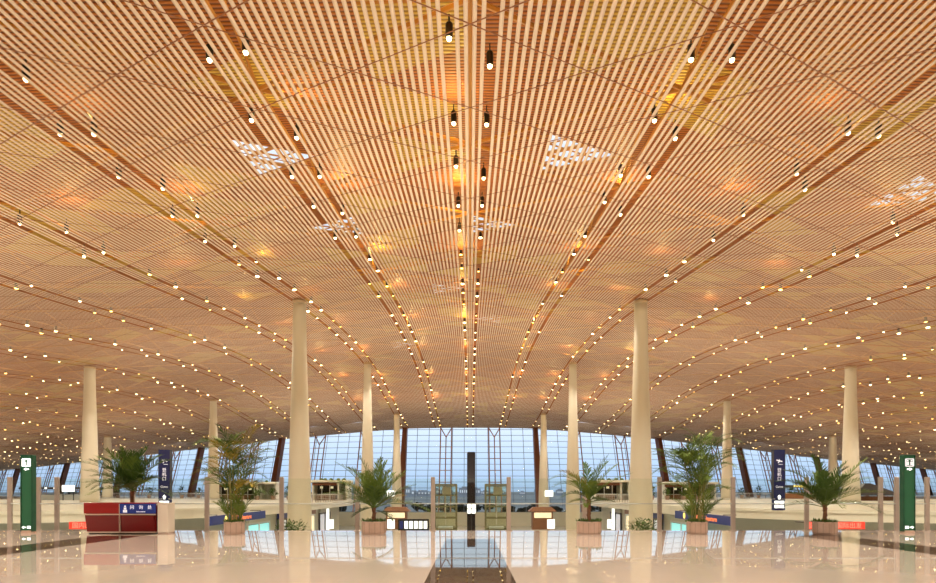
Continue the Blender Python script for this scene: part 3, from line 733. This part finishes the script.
def board(px, py, w_px, h_px, d, lab):                  # white pictogram totem on the lower level
    o = thing('sign_totem', lab, 'sign', (X(px,d),d,LOW), group='white pictogram totems on the lower level'); w = w_px*d/F/2; z0 = Z(py+h_px/2,d)-LOW; z1 = Z(py-h_px/2,d)-LOW
    mb = MB(); mb.box(-.09,.09,-.09,.09,0,z0); mb.build('post', M['rail'], o)
    mb = MB(); mb.bbox(-w,w,-.08,.08,z0,z1,.03); mb.build('panel', M['white_lit'], o)
    mb = MB(); s = w/3
    for i, j in ((-2,2),(0,1),(1,-1),(-1,-2),(1,2)):
        zc = (z0+z1)/2+j*(z1-z0)/6; mb.box(i*s*.9-s*.45,i*s*.9+s*.5,-.11,-.07,zc-.09,zc+.09)
    mb.build('pictograms', M['black'], o)
for px, lab in ((330,'white pictogram totem on the lower level right of the nearest left column'),(391,'white pictogram totem on the lower level beside the date palm'),(551,'white pictogram totem on the lower level left of the sparse palm'),(611,'white pictogram totem on the lower level right of the sparse palm')):
    board(px, 524, 7.5, 9, 90, lab)
for px, lab in ((328,'slim upright white light box behind the totem near the left column'),(613,'slim upright white light box behind the totem near the right column')):
    d = 92; o = thing('light_box', lab, 'light box', (X(px,d),d,LOW), group='slim white light boxes'); z0 = Z(522,d)-LOW; z1 = Z(508,d)-LOW
    mb = MB(); mb.bbox(-.24,.24,-.12,.12,.1,z1,.03); mb.build('body', M['rail'], o)
    mb = MB(); mb.box(-.20,.20,-.15,-.11,z0-1.2,z1-.1); mb.build('lit_face', M['white_lit'], o)
    mb = MB(); mb.box(-.45,.45,-.25,.25,0,.1); mb.build('foot', M['dgrey'], o)
d = 100; o = thing('flight_board', 'wide flight information board with five lit panels on the lower level', 'display board', (X(413.5,d),d,LOW)); z0 = Z(531,d)-LOW; z1 = Z(519,d)-LOW; w = 15.5*d/F
mb = MB(); mb.bbox(-w,w,-.15,.15,z0,z1,.03); mb.build('casing', M['black'], o)
for i in range(6):
    a = -w+.18+i*(2*w-.36)/6; mb = MB(); mb.box(a+.11,a+(2*w-.36)/6-.11,-.19,-.14,z0+.4,z1-.35); q_ = mb.build('screen', M['blue'] if i == 0 else M['white_lit'], o)
for a in (-w*.7,w*.7): mb = MB(); mb.box(a-.1,a+.1,-.1,.1,0,z0); mb.build('leg', M['dgrey'], o)
for px, lab in ((391,'blank white panel on a post beside the far left column'),(549,'blank white panel on a post beside the far right column')):
    d = 122; o = thing('white_panel', lab, 'sign', (X(px,d),d,LOW), group='blank white panels'); z0 = Z(496.5,d)-LOW; z1 = Z(490.5,d)-LOW
    mb = MB(); mb.box(-.08,.08,-.08,.08,0,z0); mb.build('post', M['rail'], o)
    mb = MB(); mb.bbox(-.85,.85,-.08,.08,z0,z1,.03); mb.build('panel', M['white_lit'], o)
for px, lab in ((397,'small brown roofed kiosk below the far left column'),(542,'small brown roofed kiosk below the far right column')):
    d = 112; o = thing('kiosk', lab, 'kiosk', (X(px,d),d,LOW), group='brown roofed kiosks'); z1 = Z(507,d)-LOW
    mb = MB(); mb.hexa([(-2.6,-1.6,z1-.8),(2.6,-1.6,z1-.8),(2.6,1.6,z1-.8),(-2.6,1.6,z1-.8)], [(-1.7,-1.0,z1),(1.7,-1.0,z1),(1.7,1.0,z1),(-1.7,1.0,z1)]); mb.build('roof', M['wood'], o)
    mb = MB(); mb.bbox(-1.9,1.9,-1.2,1.2,1.0,z1-.8,.04); mb.build('body', M['wood'], o)
    mb = MB(); mb.box(-1.6,1.6,-1.26,-1.19,z1-2.0,z1-1.0); mb.build('lit_opening', M['warm_lit'], o)
    mb = MB(); mb.bbox(-2.1,2.1,-1.4,1.4,0,1.0,.04); mb.build('counter', M['beige'], o)

# shops standing on the galleries
def shop(px0, px1, d, ptop, lab, s):
    xa, xb = X(px0,d), X(px1,d); w = xb-xa; H = Z(ptop,d); o = thing('shop', lab, 'shop', (xa,d,0), group='shops on the galleries'); nb = max(2, int(w/2.6))
    mb = MB(); mb.box(0,w,3.4,3.6,0,H-.4); mb.box(0,.3,0,3.4,0,H-.4); mb.box(w-.3,w,0,3.4,0,H-.4)
    mb.box(w*.72,w*.72+.3,0,3.4,0,H-.4); mb.build('walls', M['cream'], o)
    mb = MB(); mb.bbox(-.3,w+.3,-.5,3.8,H-.4,H,.06); mb.build('roof', M['cream'], o)
    mb = MB(); mb.box(.1,w*.7,-.2,-.04,H-.95,H-.5); mb.build('red_sign_band', M['pier'], o)
    mb = MB(); mb.box(.3,w*.72,2.6,2.8,.1,H-.9); mb.build('interior_back', M['dark'], o)
    mb = MB(); mb.box(.5,w*.6,1.2,1.8,0,1.0); mb.build('counter', M['wood'], o)
    g = MB(); g.box(.3,w*.72,.02,.05,0.05,H-.95); g.box(w*.72+.3,w-.3,.02,.05,.05,H-.6); g.build('shop_window', M['glass'], o)
    m = MB()
    for i in range(nb*2+1): a = .3+i*(w-.6)/(nb*2); m.box(a-.05,a+.05,-.03,.1,0,H-.5)
    m.box(.3,w-.3,-.03,.1,.9,1.0); m.build('window_bars', M['rail'], o)
    l = MB()
    for i in range(nb): l.box(.8+i*(w*.6)/nb,1.3+i*(w*.6)/nb,2.5,2.58,H-1.5,H-1.1)
    l.build('shelf_lights', M['warm_lit'], o)
    rr = MB()
    for i in range(5): rr.lathe([(.02,0),(.3,.05),(.35,.2),(.15,.35),(.02,.37)], 8, (w*.2+i*w*.15+.3*math.sin(i*5),1.8,H))
    rr.build('roof_shrubs', M['leaf_dark'], o)
shop(312, 347.5, 105, 480, 'cream shop with red sign band on the left gallery beside the nearest left column', -1)
shop(594.5, 630, 105, 480, 'cream shop with red sign band on the right gallery beside the nearest right column', 1)
shop(206, 276, 112, 482, 'wide cream shop behind the tall cane palm on the left gallery', -1)
shop(664, 716, 112, 482, 'wide cream shop behind the tall cane palm on the right gallery', 1)
def railing(pa, pb, lab, n=14):
    a = V(*pa); b = V(*pb); L = np.linalg.norm(b-a); o = thing('railing', lab, 'railing', (a[0],a[1],0), math.atan2(b[1]-a[1], b[0]-a[0]), 'gallery railings')
    for i in range(n+1):
        x = L*i/n; mb = MB(); mb.box(x-.04,x+.04,-.04,.04,0,1.1); mb.build('post', M['steel'], o)
    mb = MB(); mb.bar((0,0,1.12),(L,0,1.12),.05,6); mb.build('handrail', M['rail'], o)
    mb = MB()
    for z in (.25,.5,.75,.95): mb.bar((0,0,z),(L,0,z),.022,4)
    mb.build('cross_rails', M['rail'], o)
railing((-21.6,80),(-21.6,101), 'steel railing along the inner edge of the left gallery')
railing((21.6,80),(21.6,101), 'steel railing along the inner edge of the right gallery')
railing((-100,138),(-48,124), 'long steel railing far back on the left gallery, below the glass wall', 40)
railing((48,124),(100,138), 'long steel railing far back on the right gallery, below the glass wall', 40)

# potted shrubs in a row before the far glass
def shrub(x, y, lab, H, g):
    o = thing('potted_shrub', lab, 'potted shrub', (x,y,0), group=g)
    mb = MB(); mb.lathe([(.35,0),(.45,.7),(.38,.7),(.02,.62)], 12); mb.build('pot', M['stone'], o)
    random.seed(int(x*10)); f = MB()
    for i in range(110):
        a = random.uniform(0,6.28); z = .6+random.random()*(H-.6); rr = .9*math.sin(math.pi*min(1,.15+.85*(z-.6)/(H-.6)))*random.random()**.5
        b = V(rr*math.cos(a), rr*math.sin(a), z); el = random.uniform(-.3,1.); dd = V(math.cos(a)*math.cos(el), math.sin(a)*math.cos(el), math.sin(el)); ww = V(-math.sin(a), math.cos(a),0)*.12
        f.add([b, b+dd*.3+ww, b+dd*.6, b+dd*.3-ww], [(0,1,2,3)])
    f.build('foliage', M['leaf_dark'], o)
for s, side in ((-1,'left'),(1,'right')):
    for i in range(13):
        x = s*(47+i*4.3); shrub(x, 127.5+(abs(x)-47)*.29, 'potted shrub in the row behind the long far %s railing' % side, 2.1+.5*math.sin(i*2.1), 'potted shrubs behind the far %s railing' % side)

for s, side in ((-1,'left'),(1,'right')):
    for i in range(5):
        shrub(s*(30.5+i*2.9), 109.5, 'potted shrub before the wide cream shop on the %s gallery' % side, 1.9+.4*math.sin(i*1.7), 'potted shrubs before the wide %s shop' % side)
# pavilions at the far sides
d = 100; o = thing('pavilion', 'dark tent-roofed pavilion on the far right gallery behind the steel posts', 'pavilion', (X(855,d)+2,d,0))
mb = MB(); mb.hexa([(-4,-3,.9),(4,-3,.9),(4,3,.9),(-4,3,.9)], [(-.4,-.3,2.9),(.4,-.3,2.9),(.4,.3,2.9),(-.4,.3,2.9)]); mb.build('tent_roof', M['dgrey'], o)
for a in (-3.7,3.7):
    for b in (-2.7,2.7): mb = MB(); mb.box(a-.1,a+.1,b-.1,b+.1,0,.95); mb.build('post', M['dgrey'], o)
mb = MB(); mb.box(-3,3,-2,2,0,.7); mb.build('counter', M['wood'], o)
d = 125; o = thing('stall', 'long low stall with a yellow lit sign on the far right gallery', 'stall', (X(797,d),d,0))
mb = MB(); mb.bbox(-3.6,4,-1.5,2,0,1.1,.05); mb.build('counter', M['wood'], o)
mb = MB(); mb.bbox(-4,4.4,-1.8,2.2,2.3,2.8,.05); mb.build('roof', M['dgrey'], o)
for a in (-3.7,4.1):
    for b in (-1.5,1.9): mb = MB(); mb.box(a-.1,a+.1,b-.1,b+.1,0,2.3); mb.build('post', M['dgrey'], o)
mb = MB(); mb.box(-1.7,1.5,-1.95,-1.82,2.4,2.8); mb.build('lit_sign', M['yellow_lit'], o)
d = 102; o = thing('sign_board', 'bright white lit sign board on the far left gallery left of the thick column', 'sign', (X(68,d),d,0))
mb = MB(); mb.bbox(-1.0,1.1,-.1,.1,1.5,2.6,.03); mb.build('lit_panel', M['white_lit'], o)
for a in (-.85,.95): mb = MB(); mb.box(a-.05,a+.05,-.06,.06,0,1.5); mb.build('post', M['dgrey'], o)
d = 103; o = thing('kiosk', 'grey flat-roofed kiosk on the far left gallery below the white lit sign board', 'kiosk', (X(58,d),d+4,0))
mb = MB(); mb.bbox(-8,3.5,-1.5,2,0,1.0,.1); mb.build('counter', M['grey'], o)
mb = MB(); mb.bbox(-8.5,4,-1.9,2.4,1.9,2.3,.1); mb.build('roof', M['dgrey'], o)
for a in (-7.8,-2,3.3):
    for b in (-1.3,1.8): mb = MB(); mb.box(a-.1,a+.1,b-.1,b+.1,1.0,1.9); mb.build('post', M['dgrey'], o)
mb = MB()
for i in range(5): mb.box(-7+i*1.6,-6.6+i*1.6,-1.97,-1.88,1.98,2.22)
mb.build('lamp_row', M['white_lit'], o)

# hanging LED signs under the gallery edges
def led(px0, px1, d, s, lab, txt):
    xa, xb = X(px0,d), X(px1,d); o = thing('led_sign', lab, 'led sign', ((xa+xb)/2,d,0), group='red led signs under the gallery edges'); w = (xb-xa)/2
    z0, z1 = Z(529.2,d), Z(521.8,d)
    mb = MB(); mb.bbox(-w-.05,w+.05,-.06,.08,z0,z1,.02); mb.build('board', M['red_board'], o)
    text_mesh('led_characters', txt, (z1-z0)*.86, M['red_lit'], o, (0,-.075,(z0+z1)/2-.02))
    mb = MB()
    for a in (-w*.8,w*.8): mb.box(a-.03,a+.03,-.02,.04,z1,-.28 if False else z1+.02)
    mb.box(-w,w,.08,1.5,z1-.1,z1-.04)
    mb.build('bracket', M['dgrey'], o)
led(806, 864, 43.2, 1, 'red led sign under the right gallery edge behind a palm planter', '国内出发 国际出发')
led(70, 128, 43.2, -1, 'red led sign under the left gallery edge left of the red desk', '国内出发 国际出发')
def blue_sign(s, lab):
    a = V(s*20.35,46.5); b = V(s*20.7,60); L = np.linalg.norm(b-a); c = (a+b)/2
    rz = math.atan2(b[1]-a[1], b[0]-a[0]) if s < 0 else math.atan2(a[1]-b[1], a[0]-b[0])
    o = thing('blue_sign', lab, 'sign', (c[0],c[1],0), rz, 'blue hanging signs of the galleries')
    mb = MB(); mb.bbox(-L/2,L/2,-.06,.06,-1.12,-.38,.02); mb.build('board', M['blue'], o)
    text_mesh('led_characters', '国际出发 Departures', .58, M['orange_lit'], o, (0 if s < 0 else 1.6,-.075,-.77))
    mb = MB(); mb.lathe([(.3,-.01),(.3,.01)], 16)
    for i in range(len(mb.v)): p, q_, r_ = mb.v[i]; mb.v[i] = (p+(-3.6 if s < 0 else -3.9), -.075+r_, q_-.76)
    mb.build('round_symbol', M['yellow_lit'], o)
    mb = MB()
    for e in (-.4,0,.4): mb.box(e*L-.03,e*L+.03,-.03,.03,-.38,-.3); mb.box(e*L-.03,e*L+.03,-.03,1.0,-.36,-.3)
    mb.build('hangers', M['dgrey'], o)
blue_sign(-1, 'blue sign with orange led lettering under the left gallery edge behind a cane palm')
blue_sign(1, 'blue sign with orange led lettering under the right gallery edge behind a cane palm')
# shop fronts let into the lower walls
n_ = 0
for s, side in ((-1,'left'),(1,'right')):
    for i, y in enumerate((66,76,86,96)):
        o = thing('storefront', '%s shop front in the lower level wall under the %s gallery' % (('bright cyan lit','pale lit','warm lit','farthest pale')[i], side), 'shop front', (s*23.45,y,LOW), math.pi/2 if s < 0 else -math.pi/2, None)
        mb = MB()
        for a in (-3.4,0,3.4): mb.box(a-.12,a+.12,-.1,.1,0,4.6)
        mb.box(-3.5,3.5,-.1,.1,4.6,4.8); mb.build('frame', M['dgrey'] if i % 2 else M['rail'], o)
        mb = MB(); mb.box(-3.3,3.3,.02,.08,.1,4.5); mb.build('lit_window', M[('cyan_lit','white_dim','warm_lit','white_dim')[i]], o)
        mb = MB(); mb.bbox(-3.5,3.5,-.25,.1,4.8,5.4,.03); mb.build('sign_band', M[('beige','blue','wood','beige')[i]], o)

# ------------------------------------------------------------------ outside
mb = MB(); mb.add([(-3000,140,-7.4),(3000,140,-7.4),(3000,6000,-7.4),(-3000,6000,-7.4)], [(0,1,2,3)])
struct(mb.build('ground_outside', M['exterior']))
for i in range(26):
    random.seed(100+i); x = -70+i*6+random.uniform(-.2,.2); y = random.uniform(215,260); h = random.uniform(2.2,4.2)
    o = thing('outdoor_tree', 'dark low tree outside beyond the middle of the glass wall', 'tree', (x,y,-7.4), group='dark trees outside the glass wall')
    mb = MB(); mb.bar((0,0,0),(0,0,h*.6),.2,6); mb.build('trunk', M['trunk'], o)
    f = MB()
    for k in range(90):
        a = random.uniform(0,6.28); e = random.uniform(-1,1); r_ = random.uniform(.6,1); b = V(2.6*r_*math.cos(a)*math.sqrt(1-e*e), 2.6*r_*math.sin(a)*math.sqrt(1-e*e), h*.62+h*.38*e*r_)
        u = rng.normal(size=3); u /= np.linalg.norm(u); w_ = np.cross(u, V(.3,.5,.8)); w_ /= np.linalg.norm(w_)
        f.add([b-u*.7-w_*.5, b+u*.7-w_*.5, b+u*.7+w_*.5, b-u*.7+w_*.5], [(0,1,2,3)])
    f.build('crown', M['tree'], o)
for i in range(18):
    random.seed(300+i); y = random.uniform(900,1500); x = (-.2+.4*i/17)*y+random.uniform(-20,20); w = random.uniform(12,40); h = random.uniform(6,15)
    o = thing('building', 'low pale building on the hazy skyline far outside the glass wall', 'building', (x,y,-7.4), group='far skyline buildings')
    mb = MB(); mb.box(-w/2,w/2,-8,8,0,h); mb.box(-w/4,w/4,-4,4,h,h+2); mb.build('walls', M['city'], o)
    mb = MB()
    for k in range(5): mb.box(-w*.4+k*w*.18,-w*.4+k*w*.18+w*.08,-8.1,-7.95,h*.45,h*.75)
    mb.build('lit_windows', M['white_dim'], o)

# ------------------------------------------------------------------ light
w = bpy.data.worlds.new('dusk_sky'); bpy.context.scene.world = w; w.use_nodes = True; nt = w.node_tree
bg = nt.nodes['Background']; tc = nt.nodes.new('ShaderNodeTexCoord'); sp = nt.nodes.new('ShaderNodeSeparateXYZ'); cr = nt.nodes.new('ShaderNodeValToRGB')
nt.links.new(tc.outputs['Generated'], sp.inputs[0]); nt.links.new(sp.outputs[2], cr.inputs[0]); nt.links.new(cr.outputs[0], bg.inputs[0])
e = cr.color_ramp.elements; e[0].position = 0; e[0].color = lin(156,180,214); e[1].position = 1; e[1].color = lin(236,240,252)
for p_, c_ in ((.012,lin(168,195,228)),(.05,lin(188,212,240)),(.11,lin(214,230,249))):
    q_ = e.new(p_); q_.color = c_
bg.inputs[1].default_value = 1.25
def area(x, y, z, size, power, col, up=True):
    l = bpy.data.lights.new('fill_uplight', 'AREA'); l.shape = 'SQUARE'; l.size = size; l.energy = power; l.color = col  # unseen upward fill panel added to brighten the ceiling, no fixture there
    o = bpy.data.objects.new('fill_uplight', l); C.objects.link(o); o.location = (x,y,z); o.rotation_euler = (math.pi,0,0) if up else (0,0,0)
WARM = (1,.87,.66)
UP = 2150
for x in (-124.8,-93.6,-62.4,-31.2,0,31.2,62.4,93.6,124.8):
    for y in (-12,30,72,114,156):
        if y > yf(x)-8: continue
        area(x, y, 3.2, 14, UP*(.45 if abs(x) > 60 else 1), WARM)
def spot(x, y, power, ang=95, col=(1,.91,.76)):
    l = bpy.data.lights.new('downlight_beam', 'SPOT'); l.energy = power; l.color = col; l.spot_size = math.radians(ang); l.spot_blend = .35; l.shadow_soft_size = .12
    o = bpy.data.objects.new('downlight_beam', l); C.objects.link(o); o.location = (x,y,sz(x,y)-.15)
for k in range(-6, 6):
    for y in (4,18,34,58,84,112):
        spot(15.6*k+8.45, y+(4 if k % 2 else 0), 5200 if y > 30 else 5600, 140)
for k in range(-3, 4):
    for y in (16,25,34,47,60,74,90,106,122):
        l = bpy.data.lights.new('cavity_lamp', 'POINT'); l.energy = (110 if y < 30 else 240)*(.55 if abs(k) > 1 and y < 80 else 1); l.color = (1,.70,.22); l.shadow_soft_size = .15
        o = bpy.data.objects.new('cavity_lamp', l); C.objects.link(o); x = 7.8*k+(.65 if k % 2 else -.65); o.location = (x,y,sz(x,y)+1.45)

# ------------------------------------------------------------------ camera
cd = bpy.data.cameras.new('camera'); cam = bpy.data.objects.new('camera', cd); C.objects.link(cam)
cd.sensor_fit = 'HORIZONTAL'; cd.sensor_width = 36; cd.lens = F/936*36; cd.shift_y = 199.5/936; cd.shift_x = -2.2/936
cd.clip_end = 8000; cd.clip_start = .05
cam.location = (0,0,EYE); cam.rotation_euler = (math.pi/2,0,0)
sc = bpy.context.scene; sc.camera = cam
sc.view_settings.view_transform = 'Standard'; sc.view_settings.look = 'None'; sc.view_settings.gamma = 1; sc.view_settings.use_curve_mapping = False
sc.view_settings.exposure = 0
cy = sc.cycles; cy.use_denoising = True; cy.max_bounces = 6; cy.diffuse_bounces = 3; cy.glossy_bounces = 4; cy.transparent_max_bounces = 24
cy.sample_clamp_indirect = 4; cy.sample_clamp_direct = 0; cy.caustics_reflective = False; cy.caustics_refractive = False
cy.use_light_tree = True
